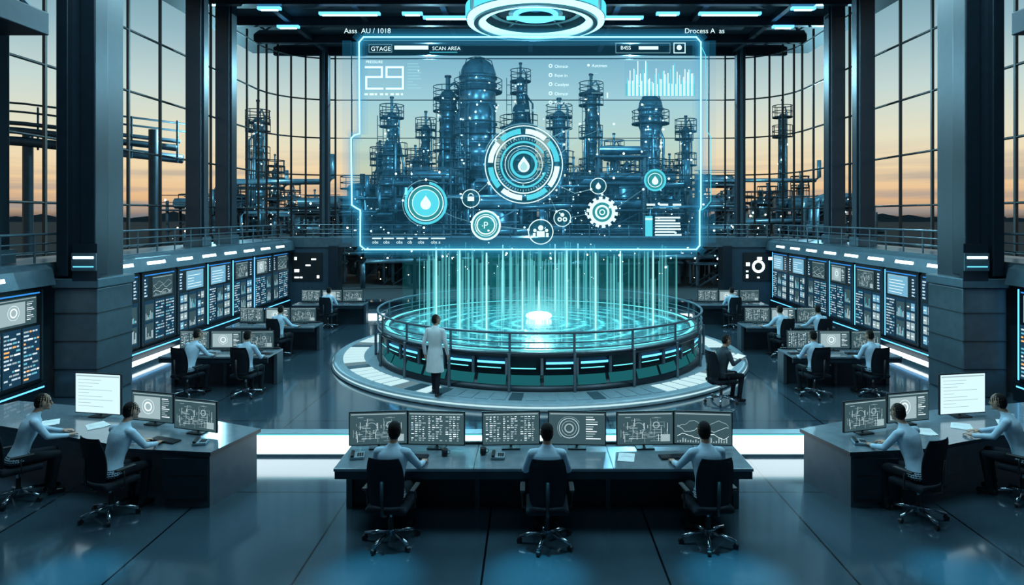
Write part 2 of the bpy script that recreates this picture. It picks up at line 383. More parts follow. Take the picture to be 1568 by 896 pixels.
for r in(3.75,3.1,2.3,1.4): b.lathe([(r,.9),(r,1.6),(r,2.3),(r,3.02)],B4,64,(PX,PY,0))
b.obj()
b=MB('pool_glow_burst')  # glowing ball and shells imitate the bloom of the bright burst
E_burst=emi('burst_white',(.8,1,1),8);G=[emi('burst_halo_%d'%i,(.3,.95,1),1.1,.05+.04*i) for i in range(5)]
b.sph((PX,PY+.8,.98),.24,E_burst,16,8,(1.6,1.6,.5));b.cyl((PX,PY+.8,.98),(PX,PY+.8,2.0),.045,E_ringw,10,r1=.006)
for i,r in enumerate((1.3,.95,.7,.52,.38)): b.sph((PX,PY+.8,.98),r,G[i],24,14,(1,1,.6))
b.obj()
# ------------------------------------------------------------ hologram panel (local design units, 1 unit = 0.017 m)
U=.017
b=MB('hologram_display')
def hp(u,v,d=0): return ((u-812)*U,-d,(330-v)*U)
def ribbon(pts,w,mat,d=0.0,closed=False):
    n=len(pts)
    rng=range(n if closed else n-1)
    for i in rng:
        a=Vector(pts[i]);c=Vector(pts[(i+1)%n]);t=(c-a)
        if t.length<1e-6: continue
        t.normalize();nn=Vector((-t.y,t.x))*w/2;ex=min(w*.4,1.2);a2=a-t*ex;c2=c+t*ex
        b.quad([hp(*(a2+nn),d),hp(*(c2+nn),d),hp(*(c2-nn),d),hp(*(a2-nn),d)],mat)
def rect(u0,v0,u1,v1,mat,d=.01): b.quad([hp(u0,v0,d),hp(u0,v1,d),hp(u1,v1,d),hp(u1,v0,d)],mat)
def ring(u,v,r0,r1,mat,d=.01,a0=0,a1=360,n=None):
    n=n or max(6,int(48*(a1-a0)/360))
    for i in range(n):
        t0=math.radians(a0+(a1-a0)*i/n);t1=math.radians(a0+(a1-a0)*(i+1)/n)
        q=[(r1,t0),(r1,t1),(r0,t1),(r0,t0)] if r0>0 else [(r1,t0),(r1,t1),(0,0)]
        b.quad([hp(u+r*math.cos(t),v+r*math.sin(t),d) for r,t in q],mat)
def text(s,u,v,h,mat,d=.012,sx=1.0):
    cu=bpy.data.curves.new('t','FONT');cu.body=s;cu.size=h*U*1.35;ob=bpy.data.objects.new('t',cu);sc.collection.objects.link(ob)
    bpy.context.view_layer.update();me=ob.to_mesh()
    vs=[((u-812)*U+p.co.x*sx,-d,(330-v)*U+p.co.y) for p in me.vertices];fs=[tuple(p.vertices) for p in me.polygons]
    b.add(vs,fs,mat);ob.to_mesh_clear();bpy.data.objects.remove(ob);bpy.data.curves.remove(cu)
fr=[(557,57),(1066,57),(1073,65),(1073,318),(1071,323),(1071,376),(1066,382),(559,382),(552,376),(552,322),(545,318),(539,314),(538,212),(543,207),(551,205),(550,65)]
ribbon(fr,2.2,H_b,.02,True);ribbon(fr,5,H_glow,.017,True);ribbon(fr,10,H_glow,.015,True);ribbon(fr,17,H_glow2,.013,True);ribbon(fr,26,H_glow2,.011,True)
ribbon([(1073,70),(1080,85),(1082,200),(1088,210),(1088,308),(1080,318),(1073,322)],1.4,H_c,.02)
b.quad([hp(*p,0) for p in fr][::-1],H_sheet)
rect(524,62,538,372,H_glow2,.0);rect(1074,62,1096,372,H_glow2,.0)
ribbon([(560,86),(1064,86)],1,H_dim);ribbon([(556,62),(1068,62)],1,H_dim)
for v in(110,135,160): ribbon([(540,v),(549,v)],1,H_dim)
text('GTAGE',568,78,7,H_w);ribbon([(565,68),(600,68),(600,80),(565,80)],.8,H_dim,closed=True);rect(604,70,656,76,H_w);text('SCAN AREA',662,77,6,H_w);ribbon([(658,80),(700,80)],1,H_c)
text('B4SS',950,76,6,H_w);rect(978,71,1008,76,H_w);ribbon([(943,66),(1026,66),(1026,81),(943,81)],.8,H_dim,closed=True)
ribbon([(1032,66),(1049,66),(1049,81),(1032,81)],1.4,H_w,closed=True);ring(1040,73,0,4,H_w)
text('Aass  AU / 1018',527,51,8,H_w);text('Drocess A  as',1048,51,8,H_w)
rr=random.Random(5)
def seg(pts): ribbon(pts,3.2,H_w,.012);ribbon(pts,7,H_glow,.011)
seg([(560,103),(585,103),(585,118),(561,118),(561,136),(586,136)]);seg([(617,118),(592,118),(592,103),(617,103),(617,136),(592,136)])
text('PRESSURE',560,97,4.5,H_w);
for i in range(9): rect(624,97+i*4.6,624+rr.uniform(8,22),98.6+i*4.6,H_dim)
for i in range(8): rect(558+i*8,143,558+i*8+rr.uniform(3,7),146,H_w)
for i in range(5): ring(843,101+i*14,1.8,3,H_w,n=10);text(rr.choice(['Oxavars','Oimscn','Catalyst','Fiow in']),849,104+i*14,5,H_w)
text('Aotimen',906,103,5,H_w);ring(901,100,0,2,H_w,n=8)
for i in range(4): rect(906,112+i*10,906+rr.uniform(8,20),113+i*10,H_dim)
rect(929,142,931,150,H_w)
for i in range(52):
    u=960+i*2;h=rr.uniform(18,42)*(1.3 if i%7<2 else 1);rect(u,147-h,u+1.35,147,H_w if i%3 else H_c)
ribbon([(956,92),(1066,92)],.8,H_dim);rect(958,128,1064,147,H_t,.008);rect(956,94,1066,149,H_glow2,.006)
for i in range(6): rect(760+i*11,170+3*math.sin(i),766+i*11,171,H_dim)
cu_,cv=802,252
ring(cu_,cv,0,60,H_disc,.006)
ring(cu_,cv,58.5,60,H_w);ring(cu_,cv,62,63,H_dim,a0=200,a1=330);ring(cu_,cv,56,65,H_glow2,.005)
for a in range(0,360,45): ring(cu_,cv,47,55,H_c if a%90 else H_w,a0=a+3,a1=a+40)
ring(cu_,cv,43,45,H_w);ring(cu_,cv,33,36,H_c,a0=20,a1=330);ring(cu_,cv,28,29,H_w);ring(cu_,cv,17,21,H_c);ring(cu_,cv,23,24.5,H_dim)
for a in range(0,360,6): ring(cu_,cv,38,41 if a%30 else 42.5,H_dim,a0=a,a1=a+2,n=1)
def drop(u,v,r,mat,d=.014):
    pts=[(u,v-r*1.7)]+[(u+r*math.sin(t),v-r*math.cos(t)*1.0+0) for t in [math.radians(x) for x in range(60,301,20)]]
    b.quad([hp(*p,d) for p in pts][::-1],mat)
drop(cu_,cv+3,9,H_w);drop(cu_,cv+4,5.5,H_t,.016)
ring(652,311,0,26,H_t,.008);ring(652,311,29,33,H_c,a0=-80,a1=230);ring(652,311,26,27.5,H_w);ring(652,311,14,20,H_c,.011);ring(652,311,20,21,H_w,.011);ring(652,311,0,14,H_c,.010);drop(652,313,8,H_w,.02);ring(652,311,35,36,H_dim,a0=100,a1=300)
ring(721,304,0,14,H_disc,.006);ring(721,304,13,14.2,H_w);rect(716,301,726,308,H_w);ring(721,300,3,4.2,H_w,a0=180,a1=360)
ring(744,345,20,23,H_w);ring(744,345,0,20,H_t,.006);ring(744,345,12.5,14.5,H_w);ring(744,345,16,17,H_w);text('P',740,350,11,H_w)
ring(828,355,0,19,H_disc,.006);ring(828,355,18,19.5,H_w);ring(828,349,0,4,H_w);rect(822,354,834,363,H_w);ring(819,353,0,2.5,H_w);ring(837,353,0,2.5,H_w);rect(816,357,820,363,H_w);rect(836,357,840,363,H_w)
ring(861,334,0,13,H_disc,.006);ring(861,334,12.3,13.4,H_w);ring(857,336,1.5,3.5,H_w);ring(865,336,1.5,3.5,H_w);ring(861,329,0,3,H_w)
ring(916,285,0,12,H_disc,.006);ring(916,285,11.5,12.6,H_w);drop(916,286,4,H_w)
ring(922,325,15,20,H_w);ring(922,325,0,15,H_t,.006);ring(922,325,8,11,H_w);ring(922,325,3,4.5,H_w)
for k in range(14): ring(922,325,20,24,H_w,a0=k*360/14,a1=k*360/14+14,n=2)
ring(1003,276,0,14,H_t,.008);ring(1003,276,14,17,H_c);ring(1003,276,10,11,H_w);drop(1003,278,5,H_w)
for pts in ([(680,325),(697,333),(722,340)],[(686,300),(707,303)],[(733,294),(748,280)],[(838,292),(852,324)],[(847,280),(880,296),(905,290)],[(766,347),(809,352)],[(874,333),(898,328)],[(944,318),(985,290)],[(932,303),(922,298)],[(835,215),(888,190)],[(853,240),(885,212),(940,190)]):
    ribbon(pts,1.1,H_dim)
    ring(pts[-1][0],pts[-1][1],0,2,H_w,n=8)
for i,(u,w) in enumerate(((570,14),(587,16),(607,12),(624,8),(640,16),(660,22))):
    rect(u,364,u+w,366,H_w);text('obs am'[:int(w/4)],u,373,5,H_w)
ribbon([(568,359),(690,359)],.7,H_dim)
rect(988,331,999,362,H_c);rect(988,334,999,337,H_w)
for i in range(7): rect(1003,332+i*4.4,1003+rr.uniform(30,41),334.6+i*4.4,H_w)
for i in range(3): rect(990+i*20,312,1003+i*20,315,H_w);rect(990+i*20,318,1000+i*20,319.5,H_dim)
ribbon([(984,327),(1048,327)],.8,H_dim)
for i in range(26): u=rr.uniform(560,1060);v=rr.uniform(95,375);ring(u,v,0,1.1,H_w,n=6)
b.obj((0,17,3.9))
# ------------------------------------------------------------ refinery outside
def platform(b,x,y,z,r,a0=.3,a1=5.6):
    b.lathe([(r,0),(r+.45,0),(r+.45,.08),(r,.08)],M_ref2,16,(x,y,z),a0,a1)
    for q in(.45,.85): b.tube([(x+(r+.43)*math.cos(a0+(a1-a0)*i/14),y+(r+.43)*math.sin(a0+(a1-a0)*i/14),z+q) for i in range(15)],.03,M_ref2,4)
    for i in range(8):
        a=a0+(a1-a0)*i/7;b.cyl((x+(r+.43)*math.cos(a),y+(r+.43)*math.sin(a),z),(x+(r+.43)*math.cos(a),y+(r+.43)*math.sin(a),z+.85),.025,M_ref2,4)
def lamps(b,x,y,z0,z1,r,n,rr):
    for i in range(n):
        a=rr.uniform(pi,2*pi);z=rr.uniform(z0,z1);b.sph((x+(r+.08)*math.cos(a),y+(r+.08)*math.sin(a),z),rr.uniform(.035,.07),E_warm if rr.random()<.35 else E_cool,6,4)
def tower(px,py,wpx,Y=44,steps=None,name='distillation_tower',mat=None,np_=4,neck=True,lam=14):
    rr=random.Random(int(px*7+py));mat=mat or M_ref
    x=(px-812)*Y/1000;top=3.9-(py-330)*Y/1000;r=wpx*Y/2000
    b=MB(name)
    secs=steps or [(0,1.0)]
    hd=min(r*.95,top*.12);ht=top-(1.0 if neck else 0)-hd-(.3 if not neck else 0)
    prof=[(r*secs[0][1]*1.12,-.2),(r*secs[0][1]*1.12,.6)]
    def rad(f):
        q=secs[0][1]
        for s,m in secs:
            if f>=s:q=m
        return q*r
    z=.6;dz=max(.8,r*1.1)
    last=rad(0)
    while z<ht-.2:
        q=rad(z/ht)
        if q!=last: prof+=[(last,z),(last*.85+q*.15,z+.15),(q,z+.5)];z+=.5;last=q
        dd=min(dz,max(.5,ht-z))
        prof+=[(q,z),(q*1.0,z+dd-.3),(q*1.09,z+dd-.28),(q*1.09,z+dd-.14),(q,z+dd-.12)];z+=dd
    q=last;z0=z
    for k in range(0,7): a=pi/2*k/6;prof.append((max(.02,q*math.cos(a)),z0+hd*math.sin(a)))
    b.lathe(prof,mat,24,(x,Y,0))
    zt=z0+hd
    if neck:
        b.cyl((x,Y,zt-.1),(x,Y,max(top,zt+.3)),r*.28,mat,10);b.cyl((x,Y,max(top,zt+.3)-.12),(x,Y,max(top,zt+.3)),r*.4,M_ref2,10)
        b.tube([(x,Y,zt+.2),(x+q*.8,Y,zt+.5),(x+q*1.3,Y,zt+.1),(x+q*1.35,Y,zt-2),(x+q*1.35,Y,1)],r*.12+.03,M_ref,6)
    else:
        b.cyl((x,Y,zt-.1),(x,Y,zt+.3),r*.15,mat,8)
        for k in range(5): a=k*1.26;b.tube([(x+q*math.cos(a),Y+q*math.sin(a),z0),(x+q*.75*math.cos(a),Y+q*.75*math.sin(a),z0+hd*.85),(x,Y,zt+.15)],.035,M_ref2,5)
    for i in range(np_):
        f=(i+1)/(np_+.3)*.97;zz=f*z0+.2
        if zz>z0-2.2 and not neck: continue
        a=rr.uniform(0,2);platform(b,x,Y,zz,rad(min(f,.99)),a,a+rr.uniform(4.2,6))
    platform(b,x,Y,z0-(.1 if neck else 1.2),q,0,6.2)
    R0=secs[0][1]*r
    for sx in(-.18,.18): b.cyl((x-R0*.75+sx,Y-R0*.9,0),(x-R0*.75+sx,Y-R0*.9,z0),.03,M_ref2,4)
    for k in range(int(z0/.7)): b.box((x-R0*.75,Y-R0*.9,.5+k*.7),(.36,.04,.04),M_ref2)
    for k in range(3):
        a=rr.uniform(3.4,6);b.tube([(x+(R0+.15)*math.cos(a),Y+(R0+.15)*math.sin(a),0),(x+(R0+.15)*math.cos(a),Y+(R0+.15)*math.sin(a),z0*rr.uniform(.5,.9)),(x+R0*.5*math.cos(a),Y+R0*.5*math.sin(a),z0*.92)],.07+.03*r,M_ref,6)
    lamps(b,x,Y,z0*.15,z0,last,lam,rr)
    return b.obj()
tower(732,86,54,44,[(0,1.05),(.5,1),(.78,1.0)],np_=4,lam=34,neck=False)
tower(686,116,26,45,[(0,1.2),(.6,1)],lam=20)
tower(652,170,13,46,np_=5)
tower(600,148,16,42,[(0,2.3),(.55,1.6),(.75,1.0)],lam=26,np_=5)
tower(797,96,13,47,[(0,3.4),(.62,3.4),(.74,1.9),(.82,1)],lam=26,np_=5)
tower(856,150,20,43,[(0,1.3),(.7,1)],lam=16)
tower(905,113,18,45,[(0,1.5),(.5,1)],np_=5,lam=18)
tower(940,204,12,44,[(0,1.4),(.6,1)]);tower(960,228,9,46)
tower(996,138,36,42,[(0,1.0),(.3,.85),(.55,.8),(.8,1)],np_=3,neck=False,lam=30)
tower(1050,177,13,44,[(0,1.4),(.5,1)],np_=5)
tower(395,153,15,42,[(0,1.7),(.5,1)],np_=5,lam=14);tower(421,236,9,44,np_=4);tower(1198,152,10,46,np_=2,lam=5)
tower(582,215,12,47,[(0,1.5),(.5,1)]);tower(636,222,10,43,np_=3);tower(705,215,10,41,np_=3);tower(770,228,13,41,np_=3);tower(835,232,12,42,np_=3);tower(878,240,12,41,np_=3)
tower(1025,235,11,45,np_=3);tower(1072,262,12,44,np_=3);tower(445,272,10,43,np_=2);tower(1175,280,10,44,np_=2);tower(482,290,9,43,np_=2);tower(1225,262,8,46,np_=2)
def tank(px,py,wpx,Y):
    x=(px-812)*Y/1000;top=3.9-(py-330)*Y/1000;r=wpx*Y/2000;b=MB('storage_tank');h=top-r*.35
    prof=[(r,0),(r,h*.3),(r*1.03,h*.31),(r*1.03,h*.34),(r,h*.35),(r,h*.7),(r*1.03,h*.71),(r*1.03,h*.74),(r,h*.75),(r,h)]+[(max(.02,r*math.cos(pi/2*k/6)),h+r*.35*math.sin(pi/2*k/6)) for k in range(1,7)]
    b.lathe(prof,M_ref,28,(x,Y,0));platform(b,x,Y,h-.1,r,0,6.25);b.cyl((x,Y,top-.1),(x,Y,top+.6),.18,M_ref2,8)
    lamps(b,x,Y,.5,top,r,16,random.Random(int(px)));b.obj()
for t in((325,305,70,40),(362,296,34,43),(1262,318,60,41),(1215,330,40,43),(470,318,40,40),(555,280,46,44),(620,270,60,43),(680,282,50,40),(760,300,60,41),(880,285,60,43),(955,272,54,44),(1030,285,50,43),(1120,310,50,42),(1165,305,34,44)): tank(*t)
b=MB('refinery_pipework')
rr=random.Random(21)
def frame(x,y,w,d,h):
    for a in(0,1):
        for c in(0,1): b.cyl((x+a*w,y+c*d,0),(x+a*w,y+c*d,h),.09,M_ref2,5)
    z=1.2
    while z<h+.1:
        b.box((x+w/2,y+d/2,z),(w+.4,d+.4,.1),M_ref2)
        for q in(.45,.85): b.cyl((x-.2,y-.2,z+q),(x+w+.2,y-.2,z+q),.03,M_ref2,4)
        b.cyl((x,y,z-1.3),(x+w,y,z),.05,M_ref2,4)
        b.sph((x+rr.uniform(0,w),y-.25,z+rr.uniform(.1,.8)),.06,E_warm if rr.random()<.4 else E_cool,6,4)
        if rr.random()<.7: b.cyl((x+.1,y+d/2,z+.4),(x+w-.1,y+d/2,z+.4),rr.uniform(.2,.4),M_ref,10)
        z+=1.5
for i in range(44):
    x=rr.uniform(-22,19);frame(x,rr.uniform(36,43),rr.uniform(1.2,2.6),1.4,rr.uniform(3,7.4 if abs(x)<11 else 5.2))
for i in range(34):
    z=rr.uniform(.8,6);x=rr.uniform(-20,12);y=rr.uniform(35.5,40);l=rr.uniform(2,8);r=rr.uniform(.06,.18)
    b.tube([(x,y,z-1.5),(x,y,z-.2),(x+.2,y,z),(x+l-.2,y,z),(x+l,y,z+.2),(x+l,y,z+rr.uniform(.6,1.6))],r,M_ref,7)
for i in range(170):
    x=rr.uniform(-20,18);b.sph((x,rr.uniform(34.8,36.5),rr.uniform(.3,5.0)),rr.uniform(.012,.03),E_warm if rr.random()<.45 else E_cool,6,4)
b.obj()
b=MB('pipe_bridge')
for k,(dz,r) in enumerate(((0,.16),(.35,.1),(-.5,.22),(.9,.05),(1.3,.05))):
    b.tube([(-34,30,8.6+dz),(-24,31,7.9+dz),(-17.3,32+.25*k,7.2+dz)],r,M_ref2,8)
for i in range(9):
    t=i/8;x=-34+16.7*t;y=30+2*t;z=8.6-1.4*t;b.cyl((x,y,z-.7),(x,y,z+1.35),.05,M_ref2,5)
for x in(-30,-24,-18): b.cyl((x,31.2,-.2),(x,31.2,8),.22,M_ref2,8)
b.obj()
b=MB('pipe_loop')
for o in(0,.8):
    b.tube([(16.2,37+o,0),(16.2,37+o,4.3),(16.5,37+o,4.8),(17,37+o,5),(18.6,37+o,5),(19.1,37+o,4.8),(19.4,37+o,4.3),(19.4,37+o,0)],.17,M_ref,10)
b.cyl((16,37,3),(20,37,3),.14,M_ref2,8);b.obj()
b=MB('ground');b.b2(-400,400,30.6,900,-.5,-.2,M_ground);b.obj()
b=MB('horizon_hills')
rr=random.Random(4)
for i in range(60):
    x=-500+i*17;h=rr.uniform(2.5,7);b.add([(x,420,-.3),(x+28,420,-.3),(x+24,422,h*.6),(x+14,423,h),(x+5,422,h*.7)],[(0,1,2,3,4)],M_ref2)
b.obj()
# ------------------------------------------------------------ screens
def content(b,w,h,style,rr,y=-.001):
    def q(x0,z0,x1,z1,m,d=0): b.quad([(x0,y-d,z0),(x1,y-d,z0),(x1,y-d,z1),(x0,y-d,z1)],m)
    x0,x1,z0,z1=-w/2,w/2,-h/2,h/2
    bg={'white':S_bgw,'cyan':S_bgc}.get(style,S_bg);q(x0,z0,x1,z1,bg)
    q(x0+.02*w,z1-.07*h,x1-.02*w,z1-.04*h,S_g,.001)
    def circ(cx,cz,r0,r1,m,a0=0,a1=2*pi,n=24):
        for i in range(n):
            t0=a0+(a1-a0)*i/n;t1=a0+(a1-a0)*(i+1)/n
            b.quad([(cx+r*math.cos(t),y-.0015,cz+r*math.sin(t)) for r,t in((r0,t0),(r1,t0),(r1,t1),(r0,t1))],m)
    if style=='white':
        for i in range(9): q(x0+.06*w,z1-.16*h-i*.085*h,x0+rr.uniform(.3,.9)*w,z1-.16*h-i*.085*h+.012*h,S_g,.001)
        return
    if style=='cyan':
        for i in range(5): q(x0+.08*w,z0+.12*h+i*.15*h,x0+rr.uniform(.4,.9)*w,z0+.12*h+i*.15*h+.03*h,S_w,.001)
        return
    if style=='table':
        for c in range(3):
            for r in range(12):
                xx=x0+.05*w+c*.31*w;zz=z1-.15*h-r*.068*h
                for k in range(4):
                    if rr.random()<.8: q(xx+k*.068*w,zz,xx+k*.068*w+rr.uniform(.02,.058)*w,zz+.028*h,rr.choice((S_g,S_w,S_g,S_lg)),.001)
    elif style=='map':
        for i in range(34):
            a=rr.uniform(x0+.04*w,x1-.3*w);c=rr.uniform(z0+.08*h,z1-.12*h);q(a,c,a+rr.uniform(.05,.25)*w,c+.008*h,rr.choice((S_g,S_lg)),.001)
            a=rr.uniform(x0+.04*w,x1-.1*w);c=rr.uniform(z0+.06*h,z1-.4*h);q(a,c,a+.005*w,c+rr.uniform(.08,.3)*h,rr.choice((S_g,S_w)),.001)
        circ(-.12*w,0,.17*h,.185*h,S_g);circ(.2*w,.1*h,.08*h,.11*h,S_g);q(.28*w,z0+.08*h,.45*w,z0+.3*h,S_g,.001)
    elif style=='dial':
        circ(-.14*w,0,.3*h,.32*h,S_lg);circ(-.14*w,0,.22*h,.235*h,S_g);circ(-.14*w,0,.11*h,.15*h,S_g);circ(-.14*w,0,.36*h,.37*h,S_g,.5,4)
        for r in range(10): q(.16*w,z1-.16*h-r*.075*h,.16*w+rr.uniform(.08,.29)*w,z1-.16*h-r*.075*h+.03*h,rr.choice((S_g,S_w)),.001)
    elif style=='graph':
        for k in range(3):
            p=None
            for i in range(22):
                xx=x0+.05*w+i*.9*w/21;zz=z0+(.25+.2*k)*h+.08*h*math.sin(i*.6+k*2)+rr.uniform(-.03,.03)*h
                if p: b.quad([(p[0],y-.001,p[1]),(xx,y-.001,zz),(xx,y-.001,zz+.015*h),(p[0],y-.001,p[1]+.015*h)],(S_w,S_lg,S_g)[k])
                p=(xx,zz)
        for i in range(20): q(x0+.05*w+i*.045*w,z0+.05*h,x0+.05*w+i*.045*w+.02*w,z0+.05*h+rr.uniform(.03,.16)*h,S_g,.001)
    elif style=='glow':
        q(x0+.05*w,z0+.08*h,x1-.3*w,z1-.14*h,S_g,.0005);circ(-.1*w,.0,.12*h,.17*h,S_w);circ(-.1*w,0,.25*h,.265*h,S_w)
        for r in range(10): q(.24*w,z1-.2*h-r*.07*h,.24*w+rr.uniform(.08,.2)*w,z1-.2*h-r*.07*h+.03*h,rr.choice((S_g,S_w)),.001)
def monitor(style,w,h,seed):
    b=MB('computer_monitor');rr=random.Random(seed)
    b.box((0,.04,.008),(.24,.18,.016),M_black,bev=.005);b.cyl((0,.06,.01),(0,.06,.2),.018,M_mid,10);b.box((0,.045,.2),(.1,.03,.1),M_black)
    zc=.06+h/2;b.box((0,0.01,zc),(w+.03,.03,h+.03),M_black,bev=.006)
    b.T=Matrix.Translation((0,-.0062,zc));content(b,w,h,style,rr);b.T=Matrix.Identity(4)
    return b.mesh()
MON={k:monitor(k,.74,.42,i+1) for i,k in enumerate(('table','map','dial','graph','glow'))}
MON['white']=monitor('white',.74,.56,9)
def mon(k,x,y,rz,z=.752,s=1): return link(MON[k],'computer_monitor',(x,y,z),rz,(s,s,s))
def cabinet(seed):
    b=MB('control_cabinet');rr=random.Random(seed);w,h=1.64,2.0
    b.box((0,.1,h/2),(w,.3,h),M_dark,bev=.02);b.box((0,-.055,h/2),(w-.1,.02,h-.1),M_black)
    b.b2(-w/2+.01,-w/2+.035,-.07,-.04,.05,h-.05,E_blue if seed%2 else M_mid);b.b2(w/2-.035,w/2-.01,-.07,-.04,.05,h-.05,M_mid)
    b.b2(-w/2+.1,w/2-.1,-.072,-.06,h-.12,h-.09,S_b)
    xo=-.14 if seed%2 else .12
    b.T=Matrix.Translation((xo,-.075,h-.44));content(b,1.0,.56,('cyan','glow','cyan','map','graph')[seed%5],rr);b.T=Matrix.Identity(4)
    sx=(.56 if xo<0 else -.72);b.quad([(sx-.04,-.068,1.3),(sx+.16,-.068,1.3),(sx+.16,-.068,1.84),(sx-.04,-.068,1.84)],S_cab)
    for k in range(6): b.quad([(sx-.02,-.07,1.33+k*.085),(sx+rr.uniform(.04,.14),-.07,1.33+k*.085),(sx+rr.uniform(.04,.14),-.07,1.37+k*.085),(sx-.02,-.07,1.37+k*.085)],S_lg)
    for c in range(3):
        xa=-.74+c*.50
        b.quad([(xa,-.068,.1),(xa+.46,-.068,.1),(xa+.46,-.068,1.22),(xa,-.068,1.22)],S_cab)
        st=rr.randrange(3) if seed<6 else 0
        if st==0:
            nr=13
            for r in range(nr):
                x=xa+.03
                while x<xa+.40:
                    l=rr.uniform(.04,.16);zz=.15+r*.08
                    if rr.random()<.75: b.quad([(x,-.070,zz),(min(x+l,xa+.44),-.070,zz),(min(x+l,xa+.44),-.070,zz+.035),(x,-.070,zz+.035)],rr.choice((S_c,S_g,S_g,S_lg,S_lg) if seed<6 else (S_w,S_o,S_g,S_lg,S_c,S_lg)))
                    x+=l+.02
        elif st==1:
            for k in range(2):
                z0=.16+k*.52;b.quad([(xa+.04,-.07,z0),(xa+.42,-.07,z0),(xa+.42,-.07,z0+.44),(xa+.04,-.07,z0+.44)],S_bg)
                for i in range(7): hh=rr.uniform(.06,.36);b.quad([(xa+.06+i*.05,-.072,z0+.03),(xa+.09+i*.05,-.072,z0+.03),(xa+.09+i*.05,-.072,z0+hh),(xa+.06+i*.05,-.072,z0+hh)],rr.choice((S_g,S_c,S_lg)))
        else:
            for r in range(4):
                for q in range(2):
                    x=xa+.04+q*.2;zz=.16+r*.26;b.quad([(x,-.07,zz),(x+.17,-.07,zz),(x+.17,-.07,zz+.2),(x,-.07,zz+.2)],rr.choice((S_g,S_bg,S_g,S_bgc,S_bg)))
                    b.quad([(x+.02,-.072,zz+.08),(x+.12,-.072,zz+.08),(x+.12,-.072,zz+.11),(x+.02,-.072,zz+.11)],S_w)
    return b.mesh()
CAB=[cabinet(i) for i in range(1,9)]
for s in(-1,1):
    for k in range(7): link(CAB[(k*3+(s>0))%5],'control_cabinet',(s*10.3,16.3+k*1.75,.4),-s*pi/2)
    for k in range(4): link(CAB[5+(k+(s>0))%3],'control_cabinet',(s*10.3,12.9-k*1.75,.4),-s*pi/2)
for s in(-1,1):
    b=MB('floor_light_strip');b.b2(s*9.98,s*10.12,15.4,18.9,.0,.1,M_mid);b.b2(s*9.96,s*10.12,15.4,18.9,.1,.17,E_soft);b.obj()
    b=MB('floor_light_strip');b.b2(s*5.6,s*7.4,25,25.12,0,.12,E_white);b.b2(s*5.6,s*7.4,25.12,25.3,0,.14,M_mid);b.obj()
b=MB('illuminated_partition')
b.b2(-4.7,4.75,10.55,10.75,0,.04,M_light);b.b2(-4.7,4.75,10.58,10.75,.04,.34,E_soft);b.b2(-4.75,4.8,10.56,10.8,.34,.37,M_light,.01);b.b2(-4.7,4.75,10.545,10.56,.345,.355,E_cyan)
b.obj()
# ------------------------------------------------------------ desks
def desk_straight(x0,x1,y0,y1,name='control_desk',units=1,h=.75):
    b=MB(name)
    b.b2(x0,x1,y0,y1,h-.04,h,M_desk,.008);b.b2(x0+.01,x1-.01,y0+.02,y0+.05,h-.14,h-.04,M_deskf)
    b.b2(x0+.02,x1-.02,y1-.28,y1-.02,0,h-.04,M_deskf)
    b.b2(x0+.0,x0+.08,y1-.36,y1,0,h-.04,M_desks,.006);b.b2(x1-.08,x1-.0,y1-.36,y1,0,h-.04,M_desks,.006)
    n=units
    for i in range(1,n):
        x=x0+(x1-x0)*i/n;b.b2(x-.03,x+.03,y1-.34,y1-.05,0,h-.04,M_desks);b.b2(x-.006,x+.006,y0+.001,y1-.01,h-.005,h+.0015,M_black)
    b.b2(x0+.05,x1-.05,y1-.07,y1-.02,h,h+.035,M_black)
    return b.obj()
desk_straight(-2.45,2.78,8.12,9.05,units=3)
for k,x in(('map',-2.05),('table',-1.27),('table',-.26),('dial',.63),('map',1.55),('graph',2.33)):
    mon(k,x,8.82,{-2.05:.10,-1.27:-.06,-.26:.06,.63:-.06,1.55:.06,2.33:-.10}[x],s=1.02)
for s in(-1,1):
    for(y0,y1) in((14.55,15.45),(18.4,19.25),(23.0,23.8)):
        xo,xi=(8.3,5.85) if y0<15 else (8.6,6.1) if y0<20 else(8.4,5.9)
        xa,xb=sorted((s*xo,s*xi));desk_straight(xa,xb,y0,y1,units=2)
        for k,t in(('table',.2),('glow',.5),('map',.8)): mon(k,xa+(xb-xa)*t,y1-.25,(0.5-t)*-.25,s=.95)
def poly_prism(b,pts,z0,z1,mt,ms):
    n=len(pts);vs=[(x,y,z0) for x,y in pts]+[(x,y,z1) for x,y in pts]
    b.add(vs,[tuple(range(n,2*n))],mt);b.add(vs,[tuple(range(n))[::-1]]+[(i,(i+1)%n,n+(i+1)%n,n+i) for i in range(n)],ms)
for s in(-1,1):
    b=MB('corner_control_desk')
    top=[(-4.25,8.68),(-3.98,9.65),(-5.6,10.35),(-8.7,11.1),(-9.1,10.2),(-7.3,9.55),(-6.0,9.08),(-5.4,8.82)]
    base=[(-4.28,8.72),(-4.02,9.6),(-5.6,10.3),(-8.6,11.0),(-8.8,10.75),(-6.6,9.95),(-5.0,9.25),(-4.9,8.78)]
    if s>0: top=[(-x,y) for x,y in top][::-1];base=[(-x,y) for x,y in base][::-1]
    top=top[::-1];base=base[::-1]
    poly_prism(b,top,.70,.75,M_desk,M_deskf);poly_prism(b,base,0,.70,M_desks,M_desks)
    b.b2(s*4.3,s*4.9,8.700,8.715,.08,.66,M_deskf)
    for t in(.1,.42): b.b2(s*(4.35),s*4.85,8.69,8.70,t,t+.01,M_black)
    b.obj()
    mon('map',s*4.83,9.42,s*.30);mon('glow',s*5.68,9.82,s*.26)
    mon('white',s*6.75,10.2,s*.18,s=1.08)
def keyboard():
    b=MB('keyboard');b.box((0,0,.01),(.44,.15,.018),M_black,bev=.004)
    for r in range(5):
        for c in range(14): b.box((-.2+c*.0305,-.055+r*.027,.022),(.025,.022,.008),M_deskf)
    return b.mesh()
KB=keyboard()
